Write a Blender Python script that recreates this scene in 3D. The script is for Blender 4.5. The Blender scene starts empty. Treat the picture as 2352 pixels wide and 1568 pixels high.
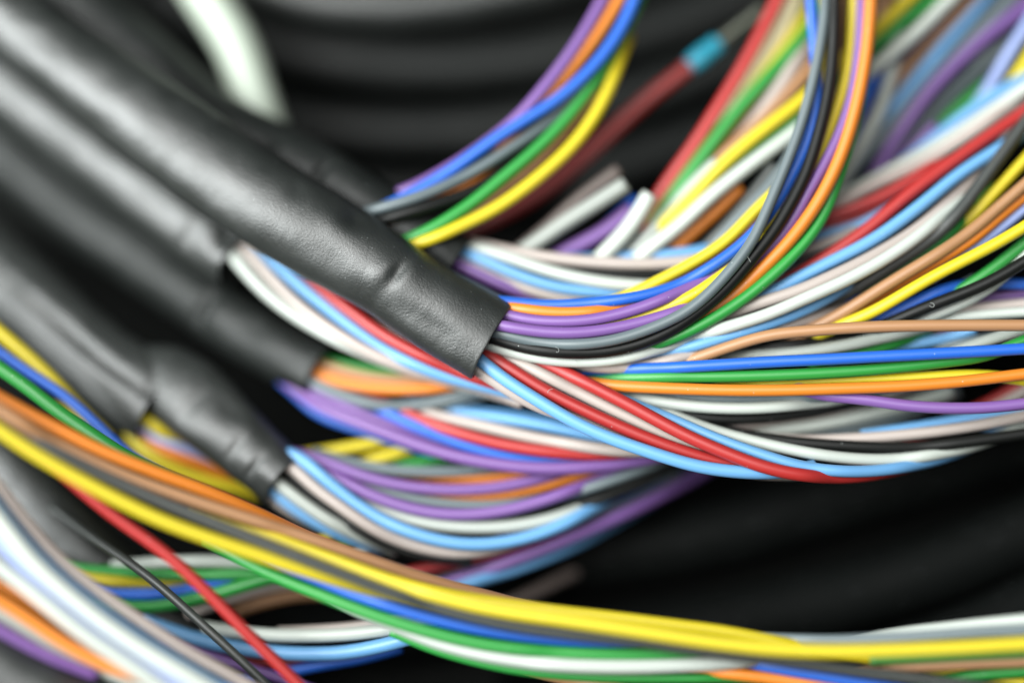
import bpy, math, random
import numpy as np
from mathutils import Vector, noise
random.seed(7); np.random.seed(7)

# ------------------------------------------------------------------ camera
# Lengths are traced in units of U (1/2352 of the picture's width at the focal
# plane, 0.053 mm) and turned into metres; d is the distance behind the focal plane.
U = 0.125 / 2352
PITCH = math.radians(70)
LENS, FSTOP = 100.0, 2.2
DIST = LENS * 0.125 / 36.0
HFOC = 700 * U                                    # focal point above the table
RIGHT = Vector((1, 0, 0))
FWD = Vector((0, math.cos(PITCH), -math.sin(PITCH)))
UP = Vector((0, math.sin(PITCH), math.cos(PITCH)))
FOC = Vector((0, 0, HFOC))
CAM = FOC - FWD * DIST

def at(u, v, d):
    k = (DIST + d * U) / DIST
    return CAM + FWD * (DIST + d * U) + RIGHT * ((u - 1176) * U * k) + UP * ((784 - v) * U * k)

sc = bpy.context.scene
cam_data = bpy.data.cameras.new('camera')
cam = bpy.data.objects.new('camera', cam_data)
sc.collection.objects.link(cam)
sc.camera = cam
cam.location = CAM
cam.rotation_euler = (math.pi / 2 - PITCH, 0, 0)
cam_data.lens = LENS; cam_data.sensor_width = 36
cam_data.clip_start = 0.01; cam_data.clip_end = 20
cam_data.dof.use_dof = True
cam_data.dof.focus_distance = DIST
cam_data.dof.aperture_fstop = FSTOP

# ------------------------------------------------------------------ light
world = bpy.data.worlds.new('World'); sc.world = world
world.use_nodes = True
bg = world.node_tree.nodes['Background']
bg.inputs[0].default_value = (0.80, 0.92, 1.0, 1); bg.inputs[1].default_value = 0.06

def area(name, pos, target, size, watt, col):
    l = bpy.data.lights.new(name, 'AREA'); l.shape = 'RECTANGLE'
    l.size, l.size_y = size; l.energy = watt; l.color = col
    o = bpy.data.objects.new(name, l); sc.collection.objects.link(o)
    o.location = pos
    o.rotation_euler = (target - pos).to_track_quat('-Z', 'Y').to_euler()
    return o
def campos(r, u, f):          # metres right / up / back towards the camera from the focal point
    return FOC + RIGHT * r + UP * u - FWD * f
area('window_light', campos(-0.58, 0.10, 0.45), FOC, (0.5, 0.6), 17.0, (0.95, 1.0, 0.99))
area('room_light', campos(-0.20, 0.22, 0.80), FOC, (0.7, 0.7), 10.5, (1.0, 1.0, 0.98))

sc.view_settings.view_transform = 'Standard'; sc.view_settings.look = 'None'
sc.view_settings.exposure = -0.2; sc.view_settings.gamma = 1
sc.view_settings.use_curve_mapping = False
sc.render.engine = 'CYCLES'
sc.cycles.use_denoising = True
sc.cycles.max_bounces = 8

# ------------------------------------------------------------------ materials
def new_mat(name):
    m = bpy.data.materials.new(name); m.use_nodes = True
    nt = m.node_tree
    return m, nt, nt.nodes, nt.links, nt.nodes['Principled BSDF']

def wire_mat(name, col, rough=0.42, spec=0.6):
    m, nt, N, L, b = new_mat(name)
    tc = N.new('ShaderNodeTexCoord')
    oi = N.new('ShaderNodeObjectInfo')
    # slight batch-to-batch difference of the pigment
    hsv = N.new('ShaderNodeHueSaturation'); hsv.inputs['Color'].default_value = (*col, 1)
    mr = N.new('ShaderNodeMapRange'); mr.inputs[3].default_value = 0.93; mr.inputs[4].default_value = 1.06
    L.new(oi.outputs['Random'], mr.inputs[0]); L.new(mr.outputs[0], hsv.inputs['Value'])
    # specks of dust lying on the plastic
    vo = N.new('ShaderNodeTexVoronoi'); vo.inputs['Scale'].default_value = 900
    L.new(tc.outputs['Object'], vo.inputs['Vector'])
    lt = N.new('ShaderNodeMath'); lt.operation = 'LESS_THAN'; lt.inputs[1].default_value = 0.055
    L.new(vo.outputs['Distance'], lt.inputs[0])
    sep = N.new('ShaderNodeSeparateColor'); L.new(vo.outputs['Color'], sep.inputs[0])
    gt = N.new('ShaderNodeMath'); gt.operation = 'GREATER_THAN'; gt.inputs[1].default_value = 0.72
    L.new(sep.outputs[0], gt.inputs[0])
    mu = N.new('ShaderNodeMath'); mu.operation = 'MULTIPLY'
    L.new(lt.outputs[0], mu.inputs[0]); L.new(gt.outputs[0], mu.inputs[1])
    m2 = N.new('ShaderNodeMath'); m2.operation = 'MULTIPLY'; m2.inputs[1].default_value = 0.55
    L.new(mu.outputs[0], m2.inputs[0])
    mix = N.new('ShaderNodeMix'); mix.data_type = 'RGBA'
    L.new(m2.outputs[0], mix.inputs['Factor']); L.new(hsv.outputs[0], mix.inputs['A'])
    mix.inputs['B'].default_value = (0.75, 0.78, 0.76, 1)
    L.new(mix.outputs['Result'], b.inputs['Base Color'])
    # matt and shinier stretches, faint extrusion texture
    n1 = N.new('ShaderNodeTexNoise'); n1.inputs['Scale'].default_value = 260; n1.inputs['Detail'].default_value = 3
    L.new(tc.outputs['Object'], n1.inputs['Vector'])
    r = N.new('ShaderNodeMapRange'); r.inputs[3].default_value = rough - 0.06; r.inputs[4].default_value = rough + 0.1
    L.new(n1.outputs[0], r.inputs[0]); L.new(r.outputs[0], b.inputs['Roughness'])
    n2 = N.new('ShaderNodeTexNoise'); n2.inputs['Scale'].default_value = 5200; n2.inputs['Detail'].default_value = 2
    L.new(tc.outputs['Object'], n2.inputs['Vector'])
    bp = N.new('ShaderNodeBump'); bp.inputs['Strength'].default_value = 0.12; bp.inputs['Distance'].default_value = 0.00003
    L.new(n2.outputs[0], bp.inputs['Height']); L.new(bp.outputs[0], b.inputs['Normal'])
    b.inputs['Specular IOR Level'].default_value = spec
    return m

COL = dict(
    W=('white', (0.43, 0.465, 0.425)), P=('pale pink', (0.385, 0.33, 0.30)), S=('sky blue', (0.125, 0.32, 0.58)),
    U=('blue', (0.013, 0.105, 0.50)), O=('orange', (0.62, 0.185, 0.015)), V=('purple', (0.17, 0.082, 0.275)),
    R=('red', (0.35, 0.020, 0.018)), G=('green', (0.018, 0.235, 0.035)), Y=('yellow', (0.56, 0.45, 0.012)),
    T=('tan brown', (0.34, 0.175, 0.08)), A=('grey', (0.115, 0.145, 0.155)), K=('black', (0.005, 0.0055, 0.005)),
    C=('lit black', (0.035, 0.039, 0.036)), L=('pale lavender blue', (0.27, 0.34, 0.62)))  # C is black lightened to carry the sheen of lit black wires
WM = {k: wire_mat(v[0].replace(' ', '_') + '_insulation', v[1], *((0.46, 0.3) if k == 'K' else ())) for k, v in COL.items()}

def jacket_mat(name, base, rough, grain, spec=1.0):
    m, nt, N, L, b = new_mat(name)
    tc = N.new('ShaderNodeTexCoord')
    n1 = N.new('ShaderNodeTexNoise'); n1.inputs['Scale'].default_value = 3600; n1.inputs['Detail'].default_value = 5
    n1.inputs['Roughness'].default_value = 0.62
    n2 = N.new('ShaderNodeTexNoise'); n2.inputs['Scale'].default_value = 190; n2.inputs['Detail'].default_value = 4
    for n in (n1, n2): L.new(tc.outputs['Object'], n.inputs['Vector'])
    r = N.new('ShaderNodeMapRange'); r.inputs[1].default_value = 0.3; r.inputs[2].default_value = 0.7
    r.inputs[3].default_value = rough - 0.05; r.inputs[4].default_value = rough + 0.07
    L.new(n2.outputs[0], r.inputs[0]); L.new(r.outputs[0], b.inputs['Roughness'])
    # dust
    vo = N.new('ShaderNodeTexVoronoi'); vo.inputs['Scale'].default_value = 1500
    L.new(tc.outputs['Object'], vo.inputs['Vector'])
    lt = N.new('ShaderNodeMath'); lt.operation = 'LESS_THAN'; lt.inputs[1].default_value = 0.085
    L.new(vo.outputs['Distance'], lt.inputs[0])
    sep = N.new('ShaderNodeSeparateColor'); L.new(vo.outputs['Color'], sep.inputs[0])
    gt = N.new('ShaderNodeMath'); gt.operation = 'GREATER_THAN'; gt.inputs[1].default_value = 0.8
    L.new(sep.outputs[0], gt.inputs[0])
    mu = N.new('ShaderNodeMath'); mu.operation = 'MULTIPLY'
    L.new(lt.outputs[0], mu.inputs[0]); L.new(gt.outputs[0], mu.inputs[1])
    m2 = N.new('ShaderNodeMath'); m2.operation = 'MULTIPLY'; m2.inputs[1].default_value = 0.3
    L.new(mu.outputs[0], m2.inputs[0])
    cr = N.new('ShaderNodeMapRange'); cr.inputs[3].default_value = 0.75; cr.inputs[4].default_value = 1.25
    L.new(n2.outputs[0], cr.inputs[0])
    hsv = N.new('ShaderNodeHueSaturation'); hsv.inputs['Color'].default_value = (*base, 1)
    L.new(cr.outputs[0], hsv.inputs['Value'])
    mix = N.new('ShaderNodeMix'); mix.data_type = 'RGBA'
    L.new(m2.outputs[0], mix.inputs['Factor']); L.new(hsv.outputs[0], mix.inputs['A'])
    mix.inputs['B'].default_value = (0.6, 0.65, 0.65, 1)
    L.new(mix.outputs['Result'], b.inputs['Base Color'])
    bp = N.new('ShaderNodeBump'); bp.inputs['Strength'].default_value = grain; bp.inputs['Distance'].default_value = 0.00006
    L.new(n1.outputs[0], bp.inputs['Height'])
    b2 = N.new('ShaderNodeBump'); b2.inputs['Strength'].default_value = 0.12; b2.inputs['Distance'].default_value = 0.0006
    L.new(n2.outputs[0], b2.inputs['Height']); L.new(bp.outputs[0], b2.inputs['Normal'])
    L.new(b2.outputs[0], b.inputs['Normal'])
    b.inputs['Specular IOR Level'].default_value = spec
    return m
M_JACKET = jacket_mat('black_pvc_jacket', (0.014, 0.0165, 0.015), 0.43, 0.9)
M_COIL = jacket_mat('black_rubber_cable', (0.006, 0.007, 0.0065), 0.55, 0.2, 0.24)
M_JACKET_SHADED = jacket_mat('shaded_black_jacket', (0.010, 0.012, 0.011), 0.50, 0.6, 0.36)  # same jacket, darker and duller to stand in for shade on S and C
M_COIL_SHADED = jacket_mat('shaded_black_rubber_cable', (0.0025, 0.003, 0.0028), 0.65, 0.2, 0.05)  # darker copy of the coil rubber, shade of the low cables put into it
M_TUBE = wire_mat('milky_tube', (0.42, 0.48, 0.40), 0.4)
M_CYAN = wire_mat('cyan_plastic', (0.012, 0.25, 0.36), 0.4)
m, nt, N, L_, b = new_mat('tinned_metal'); M_PIN = m
b.inputs['Base Color'].default_value = (0.16, 0.17, 0.14, 1); b.inputs['Metallic'].default_value = 0.9; b.inputs['Roughness'].default_value = 0.45
nz = N.new('ShaderNodeTexNoise'); nz.inputs['Scale'].default_value = 3000
mp = N.new('ShaderNodeMapRange'); mp.inputs[3].default_value = 0.35; mp.inputs[4].default_value = 0.6
L_.new(nz.outputs[0], mp.inputs[0]); L_.new(mp.outputs[0], b.inputs['Roughness'])
m, nt, N, L_, b = new_mat('dark_table'); M_TABLE = m
nz = N.new('ShaderNodeTexNoise'); nz.inputs['Scale'].default_value = 400; nz.inputs['Detail'].default_value = 6
cr = N.new('ShaderNodeValToRGB')
cr.color_ramp.elements[0].color = (0.0022, 0.0025, 0.0023, 1); cr.color_ramp.elements[1].color = (0.005, 0.0055, 0.005, 1)
L_.new(nz.outputs[0], cr.inputs[0]); L_.new(cr.outputs[0], b.inputs['Base Color']); b.inputs['Roughness'].default_value = 0.7; b.inputs['Specular IOR Level'].default_value = 0.06

# ------------------------------------------------------------------ helpers
def obj(name, verts, faces, mat, parent=None, origin=None):
    me = bpy.data.meshes.new(name)
    o0 = Vector(origin) if origin is not None else Vector((0, 0, 0))
    me.from_pydata([tuple(Vector(v) - o0) for v in verts], [], faces)
    me.polygons.foreach_set('use_smooth', [True] * len(me.polygons))
    me.materials.append(mat); me.update()
    o = bpy.data.objects.new(name, me); sc.collection.objects.link(o)
    if parent is not None:
        o.parent = parent; o.location = o0 - parent.location
    else:
        o.location = o0
    return o
def tag(o, label=None, cat=None, group=None, kind=None):
    if label: o['label'] = label
    if cat: o['category'] = cat
    if group: o['group'] = group
    if kind: o['kind'] = kind
    return o

def parse(s):
    P = []
    for tok in s.replace(';', ',').split(','):
        f = [float(x) for x in tok.split()]
        if f: P.append((f[0], f[1], f[2] if len(f) > 2 else None))
    xy = np.array([p[:2] for p in P])
    s_ = np.concatenate([[0], np.cumsum(np.hypot(*np.diff(xy, axis=0).T))])
    k = [i for i, p in enumerate(P) if p[2] is not None]
    d = np.interp(s_, s_[k], [P[i][2] for i in k])
    return np.column_stack([xy, d])

def resample(P, step, smooth=3, extend=True):
    P = np.asarray(P, float)
    def edge(p): return p[0] < 14 or p[0] > 2338 or p[1] < 14 or p[1] > 1554
    if extend:
        for e in (0, -1):
            if edge(P[e]):
                a, b_ = (P[0], P[1]) if e == 0 else (P[-1], P[-2])
                t = (a - b_) / max(np.hypot(*(a - b_)[:2]), 1e-6)
                t[2] *= 0.5
                q = a + t * 480
                P = np.vstack([q, P]) if e == 0 else np.vstack([P, q])
    # centripetal Catmull-Rom through the traced points
    n = len(P)
    if n == 2:
        s = np.linspace(0, 1, 40)[:, None]; D = P[0] * (1 - s) + P[1] * s
    else:
        Q = np.vstack([2 * P[0] - P[1], P, 2 * P[-1] - P[-2]])
        out = []
        for i in range(n - 1):
            p0, p1, p2, p3 = Q[i:i + 4]
            t = [0]
            for a, b_ in ((p0, p1), (p1, p2), (p2, p3)): t.append(t[-1] + max(np.linalg.norm(b_ - a), 1e-3) ** 0.5)
            tt = np.linspace(t[1], t[2], 16, endpoint=False)[:, None]
            A1 = (t[1]-tt)/(t[1]-t[0])*p0 + (tt-t[0])/(t[1]-t[0])*p1
            A2 = (t[2]-tt)/(t[2]-t[1])*p1 + (tt-t[1])/(t[2]-t[1])*p2
            A3 = (t[3]-tt)/(t[3]-t[2])*p2 + (tt-t[2])/(t[3]-t[2])*p3
            B1 = (t[2]-tt)/(t[2]-t[0])*A1 + (tt-t[0])/(t[2]-t[0])*A2
            B2 = (t[3]-tt)/(t[3]-t[1])*A2 + (tt-t[1])/(t[3]-t[1])*A3
            out.append((t[2]-tt)/(t[2]-t[1])*B1 + (tt-t[1])/(t[2]-t[1])*B2)
        D = np.vstack(out + [P[-1:]])
    s = np.concatenate([[0], np.cumsum(np.linalg.norm(np.diff(D, axis=0), axis=1))])
    m_ = max(int(s[-1] / step), 6)
    g = np.linspace(0, s[-1], m_ + 1)
    R = np.column_stack([np.interp(g, s, D[:, k]) for k in range(3)])
    for _ in range(smooth * 4):
        R[1:-1] = R[1:-1] * 0.5 + (R[:-2] + R[2:]) * 0.25
    return R

def frames(pts):
    n = len(pts); T = []
    for i in range(n):
        T.append((pts[min(i + 1, n - 1)] - pts[max(i - 1, 0)]).normalized())
    A, B = [], []
    for t in T:
        a = t.cross(FWD)
        a = a.normalized() if a.length > 1e-4 else RIGHT
        A.append(a); B.append(a.cross(t).normalized())
    # keep the frame from flipping
    for i in range(1, n):
        if A[i].dot(A[i - 1]) < 0: A[i] = -A[i]; B[i] = -B[i]
    return T, A, B

def tube(pts, rad, seg=14, cap=True):
    """round solid rod along pts, ends closed with a small bevel"""
    T, A, B = frames(pts)
    n = len(pts); V = []; F = []
    rads = list(rad) if hasattr(rad, '__len__') else [rad] * n
    rings = [(pts[i], rads[i], i) for i in range(n)]
    if cap:
        rings = [(pts[0] - T[0] * rads[0] * 0.18, rads[0] * 0.8, 0)] + rings + [(pts[-1] + T[-1] * rads[-1] * 0.18, rads[-1] * 0.8, n - 1)]
    for c, r, i in rings:
        for k in range(seg):
            a = 2 * math.pi * k / seg
            V.append(c + A[i] * (math.cos(a) * r) + B[i] * (math.sin(a) * r))
    for j in range(len(rings) - 1):
        for k in range(seg):
            F.append((j*seg+k, j*seg+(k+1) % seg, (j+1)*seg+(k+1) % seg, (j+1)*seg+k))
    if cap:
        F.append(tuple(range(seg - 1, -1, -1))); e = (len(rings) - 1) * seg
        F.append(tuple(range(e, e + seg)))
    return V, F
# ------------------------------------------------------------------ traced data
# jackets: key, label, "u v d halfwidth halfdepth, ...", dents (s from the mouth, angle, depth, length, spread)
JACKETS = [
 ('M', 'nearest black cable with creased jacket, cut open in the centre of the picture',
  '-170 -100 430 96 92, 0 30 360 97 94, 130 128 300 100 94, 300 248 235 106 95, 470 370 175 112 95, 642 482 125 110 92, 785 568 95 105 88, 905 642 75 97 82, 1010 712 62 101 76, 1075 748 58 105 73, 1134 781 54 108 71',
  [(262, -0.15, 10, 14, 0.36), (238, 0.15, -5, 26, 0.5), (292, -0.3, -5, 24, 0.5), (140, -0.75, 9, 90, 0.35), (130, 0.25, -4, 90, 0.4),
   (415, 0.55, 9, 30, 0.35), (450, 0.2, -5, 40, 0.4), (560, 0.35, 5, 22, 0.3), (400, -0.6, 5, 60, 0.3)]),
 ('S', 'dark cable jacket right behind the creased one, ending under the white and sky blue wires',
  '-60 -200 600 92 88, 60 -90 545 92 88, 200 40 480 92 88, 324 150 425 92 88, 474 281 365 90 86, 600 350 315 86 84, 737 418 265 85 82, 890 508 220 80 78, 985 562 200 72 72, 1056 604 190 62 64',
  [(380, 0.3, 12, 14, 0.5), (520, 0.5, 8, 20, 0.4), (200, 0.0, 6, 20, 0.5)]),
 ('B', 'shiny cable jacket under the creased one, white and pink wires leaving it',
  '-170 30 640 92 90, 0 180 570 94 92, 200 330 480 92 90, 330 430 410 88 86, 450 525 350 82 80, 550 598 305 74 74',
  [(30, 0.4, 14, 26, 0.5), (110, -0.2, 6, 20, 0.5)]),
 ('C', 'dark dented cable jacket in shade, orange and purple wires leaving it',
  '-150 200 780 82 80, 0 345 690 82 80, 200 505 570 80 78, 330 595 490 78 76, 460 690 410 74 72, 590 775 340 74 72, 742 862 265 70 66',
  [(330, -0.1, 16, 16, 0.6), (300, 0.0, -5, 26, 0.5), (180, 0.2, 5, 30, 0.4)]),
 ('D', 'broad shiny grey looking cable jacket at the left edge, yellow wires leaving it',
  '-160 470 560 94 92, 0 632 470 96 92, 120 738 400 96 90, 240 842 330 98 88, 330 905 280 104 80, 376 931 258 106 74',
  [(200, 0.02, 11, 260, 0.16), (18, 0.35, 10, 18, 0.4)]),
 ('E', 'black cable jacket with wrinkled end, above the yellow and tan wires',
  '296 842 325 40 40, 335 850 302 66 52, 376 868 276 86 57, 420 900 252 94 61, 470 943 228 92 62, 560 1022 200 80 62, 610 1065 182 74 62, 655 1104 165 68 60',
  [(62, -0.5, 7, 9, 0.45), (128, -0.35, 5, 11, 0.4), (150, 0.3, -4, 30, 0.4), (215, 0.4, 8, 40, 0.35), (275, -0.1, 9, 22, 0.7)]),
 ('F', 'black cable jacket lying under the red wire at lower left',
  '-150 900 380 86 84, 0 1070 330 86 84, 110 1185 300 86 84, 230 1300 290 86 84, 370 1420 300 84 82, 520 1540 320 84 82, 640 1640 340 84 82', []),
 ('Q', 'blurred pale grey looking cable jacket in the lower left corner',
  '-190 1395 -165 104 95, -40 1525 -170 106 95, 120 1628 -165 106 95, 330 1722 -150 104 95', []),
]
# thick black cables of the background: label, path, radius
COILS = [
 ('thick black cable across the top edge, the palest of the coil', '380 -190 760, 560 -60 740, 700 -8 720, 850 10 710, 1050 -2 710, 1300 -60 720, 1500 -140 740', 66),
 ('second thick black cable from the top, behind the pale tube', '380 -20 800, 560 92 770, 784 142 750, 1017 158 740, 1250 136 740, 1500 76 750, 1750 -20 770, 1900 -110 790', 66),
 ('third thick black cable of the coil, behind the blue arched wires', '420 180 820, 600 265 790, 784 298 770, 980 308 760, 1200 290 760, 1420 240 765, 1650 160 780, 1880 50 800, 2050 -60 820', 64),
 ('lowest thick black cable of the coil, behind the red ferrule wire', '600 400 800, 800 440 780, 1000 452 770, 1250 428 765, 1480 365 770, 1750 270 790, 2050 110 820, 2250 -20 840', 62),
 ('upper thick black cable in the dark area at lower right', '1150 1290 470, 1400 1270 440, 1680 1215 410, 1950 1130 380, 2200 1050 350, 2500 940 330', 92),
 ('lower thick black cable in the dark area at lower right', '1150 1500 420, 1450 1470 400, 1735 1425 385, 1901 1385 375, 2068 1335 365, 2235 1272 355, 2500 1160 340', 92),
 ('thick black cable low in the right corner, above the white wire', '1800 1600 330, 2000 1540 320, 2200 1470 310, 2380 1390 300, 2560 1290 290', 80),
 ('thick black cable running under the right hand wires', '1180 980 480, 1450 930 460, 1750 850 430, 2000 760 420, 2250 640 430, 2520 480 450', 95),
 ('thick black cable deep under the crossing wires at right', '1250 800 520, 1500 760 500, 1750 640 500, 1950 480 520, 2150 300 560, 2400 100 620', 95),
 ('thick black cable below the left jackets, in deep shade', '-140 1230 560, 100 1330 520, 350 1410 490, 700 1450 470, 1000 1440 460, 1250 1400 450', 90),
]
W = []
def w(col, pts, label=None, cable=None, r=14.5, mat=None): W.append(dict(col=col, pts=parse(pts), label=label, cable=cable, r=r, mat=mat))

# --- wires leaving the creased jacket M, upper bunch
w('U', '1040 684 60, 1100 688 45, 1178 694 32, 1250 702, 1320 699 25, 1400 692, 1480 679, 1560 655 30, 1635 612, 1701 565 45, 1762 500 62, 1815 410 76, 1855 325 84, 1876 230 96, 1872 120 126, 1864 20 158, 1860 -60 180', cable='M')
w('Y', '1040 690 90, 1170 702 75, 1300 706 70, 1420 688 70, 1491 655 62, 1568 616 60, 1668 554 70, 1728 490 88, 1778 442 98, 1814 408 104, 1842 358 112, 1872 275 130, 1892 180 155, 1906 60 180, 1910 -60 205', cable='M')
w('T', '1040 695 105, 1180 708 95, 1400 700 90, 1560 638 80, 1601 614 82, 1685 562 95, 1740 518 115, 1785 482 128, 1815 437 138, 1848 380 152, 1888 290 175, 1912 170 200, 1926 20 230, 1929 -50 240', cable='M')
w('O', '1030 690 50, 1110 700 35, 1167 705 25, 1217 713 22, 1284 719 22, 1351 717 24, 1417 708 28, 1484 692 38, 1560 672 58, 1640 635 80, 1720 575 100, 1790 500 115, 1850 400 130', cable='M')
w('V', '1020 702 40, 1100 712 25, 1160 722 15, 1217 736 12, 1284 739 10, 1351 736, 1417 723, 1484 703 14, 1568 668 24, 1601 655 30, 1651 627 45, 1720 575 72, 1780 505 95, 1830 425 120', cable='M')
w('Y', '1040 726 70, 1150 742 55, 1284 752 45, 1380 748 40, 1440 736 30, 1520 711 22, 1585 683 22, 1655 634 36, 1711 596 58, 1765 534 76, 1808 480 86, 1847 425 92, 1881 358 98, 1906 295 104, 1938 205 118, 1953 125 138, 1960 33 162, 1962 -40 182', cable='M')
w('V', '1040 730 30, 1090 737 18, 1144 746 5, 1217 759 0, 1284 765 -2, 1351 763, 1417 753 0, 1484 738 5, 1551 717 16, 1600 698 28, 1640 670 42, 1690 630 54, 1735 597 66, 1773 568 66, 1801 536 64, 1831 488 64, 1864 428 68, 1897 372 76, 1928 310 86, 1950 250 98, 1965 183 118, 1975 100 140, 1979 20 162, 1980 -50 182', cable='M')
w('A', '1040 745 50, 1120 760 32, 1160 768 25, 1217 783 16, 1284 791 10, 1351 790 4, 1417 780 -2, 1484 759 -8, 1568 722 -12, 1601 699, 1635 668 -12, 1668 632 -8, 1701 593 0, 1728 556 8, 1755 498 20, 1781 437 34, 1808 373 50, 1835 302 66, 1856 233 82, 1872 167 98, 1885 100 120, 1894 33 142, 1898 -50 165', cable='M', r=13.8)
w('K', '1050 756 60, 1100 768 44, 1134 776 34, 1184 793 22, 1234 803 14, 1284 809 10, 1351 810 6, 1417 803 4, 1484 785 2, 1551 753 2, 1618 706 4, 1668 662 8, 1708 617 14, 1741 577 20, 1775 537 28, 1800 496 36, 1829 446 44, 1857 386 54, 1881 307 68, 1899 235 84, 1910 165 102, 1915 100 120, 1917 33 140, 1918 -50 160', cable='M', r=15.5)
w('W', '1040 766 75, 1114 790 58, 1167 808 48, 1251 825 38, 1317 832 32, 1384 831 30, 1451 820 32, 1517 801 36, 1568 782 38, 1640 746 42, 1720 690 60, 1790 620 80', cable='M', r=13.5)
w('G', '1050 765 90, 1140 792 80, 1260 812 65, 1380 815 52, 1480 799 40, 1547 777 26, 1600 753 20, 1645 728 18, 1716 681 20, 1780 628 26, 1822 588 34, 1857 549 44, 1893 494 56, 1914 443 66, 1931 395 78, 1948 343 92, 1967 270 115, 1983 190 138, 1991 100 165, 1996 -40 195', cable='M')
w('O', '1050 758 105, 1140 785 100, 1300 806 90, 1450 790 75, 1560 750 58, 1668 693 38, 1736 631 34, 1794 576 34, 1843 518 36, 1889 448 42, 1931 361 54, 1957 283 70, 1975 210 90, 1989 133 112, 1999 33 142, 2002 -50 166', cable='M', r=16.5)
# lower bunch of M
w('P', '1020 800 75, 1060 826 60, 1087 845 48, 1117 863 42, 1167 896 34, 1217 925 30, 1265 946 30, 1317 957 32, 1384 984 34, 1451 1011 36, 1530 1040 36, 1600 1060 40, 1680 1078 45, 1760 1088 55, 1840 1088 80', cable='M')
w('S', '1010 760 60, 1060 795 40, 1094 820 22, 1117 837 14, 1151 866 4, 1201 898 -4, 1251 929 -8, 1301 959 -12, 1351 985, 1417 1012 -20, 1484 1035 -24, 1568 1062 -26, 1618 1074, 1668 1081 -20, 1735 1086 -8, 1800 1084 15, 1870 1070 50', cable='M', r=16)
w('R', '1030 765 90, 1117 814 68, 1167 843 48, 1217 876 32, 1267 905 22, 1317 930 14, 1384 962 6, 1451 992 0, 1517 1018 -4, 1568 1036 -6, 1620 1052, 1668 1063 -2, 1735 1076 10, 1800 1084 30, 1880 1085 60', cable='M', r=16)
w('P', '1040 760 105, 1134 812 84, 1184 830 68, 1234 853 52, 1284 879 40, 1351 913 26, 1417 946 16, 1484 977 10, 1551 1008 8, 1618 1035 12, 1680 1055 24, 1760 1078 50', cable='M', r=15)
w('R', '1050 752 110, 1150 795 90, 1251 836 58, 1301 857 40, 1351 882 26, 1401 907 14, 1451 933 4, 1517 969 -6, 1568 996 -14, 1620 1020 -20, 1668 1040 -24, 1735 1066 -26, 1801 1084 -22, 1868 1094 -8, 1935 1096 16, 2005 1089 48, 2080 1072 84, 2160 1045 120', cable='M', r=16)
w('S', '1060 752 120, 1180 800 110, 1260 838 92, 1317 872 76, 1400 905 52, 1477 937 30, 1534 959 16, 1568 974 8, 1618 996 2, 1668 1016 -4, 1735 1039 -8, 1768 1050 -8, 1835 1070 -6, 1901 1080 0, 1968 1083 10, 2035 1079 24, 2101 1068 44, 2160 1052 70, 2230 1025 115, 2310 985 170, 2390 940 220', cable='M')

# --- wires of jacket S
w('W', '990 548 235, 1060 562 195, 1107 572 160, 1167 590 135, 1251 619 118, 1351 643 108, 1451 655 105, 1550 655 110, 1680 630 150', cable='S', r=16)
w('S', '985 560 230, 1050 574 190, 1091 588 155, 1151 616 135, 1217 642 120, 1284 661 112, 1384 672 108, 1480 668 115, 1600 650 150', cable='S', r=15)
w('P', '985 575 230, 1040 586 195, 1077 600 165, 1134 627 145, 1201 658 130, 1267 680 122, 1340 690 122, 1450 690 140', cable='S', r=15)
w('V', '930 560 230, 1011 588 190, 1067 613 160, 1134 646 140, 1201 673 130, 1251 688 130, 1350 705 140', cable='S', r=15)
w('P', '1000 545 250, 1100 562 215, 1194 581 175, 1284 594 150, 1384 603 138, 1484 606 130, 1568 601 128, 1650 586 140, 1760 550 180', cable='S', r=15)
w('K', '1000 550 265, 1110 575 225, 1217 604 180, 1351 626 150, 1484 630 140, 1568 622 140, 1680 590 160', cable='S', r=15)
w('S', '1050 570 280, 1200 590 240, 1380 596 190, 1494 588 160, 1568 582 150, 1630 572 155, 1760 530 200', cable='S', r=15)

# --- wires of jacket B (white, pink, sky blue, red sweeping under the creased jacket)
w('W', '455 505 335, 500 545 268, 533 583 235, 583 645 200, 650 706 168, 717 750 148, 784 787 132, 850 815 120, 917 842 112, 1000 866 105, 1090 890 110, 1180 915 125', cable='B', r=16)
w('P', '480 505 345, 535 548 268, 573 581 235, 617 632 200, 683 699 165, 750 749 140, 817 792 120, 884 826 105, 950 850 96, 1030 872 92, 1120 896 100, 1200 925 125', cable='B', r=15)
w('S', '520 530 345, 590 570 275, 650 619 225, 700 665 190, 767 719 155, 801 746 140, 851 783 120, 901 813 105, 967 843 88, 1034 867 76, 1101 884 70, 1150 895 70, 1240 920 80', cable='B', r=16)
w('R', '600 580 310, 690 628 220, 750 672 172, 784 699 150, 817 723 134, 867 761 108, 934 799 84, 1001 831 66, 1067 857 58, 1134 880 56, 1230 905 72', cable='B', r=16)
w('P', '650 620 320, 760 680 240, 834 729 190, 884 752 168, 934 777 148, 984 804 130, 1060 842 115, 1150 880 112', cable='B', r=14)
w('R', '650 620 345, 780 710 250, 870 765 195, 934 792 160, 984 812 138, 1034 836 120, 1100 866 105, 1180 895 100', cable='B', r=14)

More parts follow.
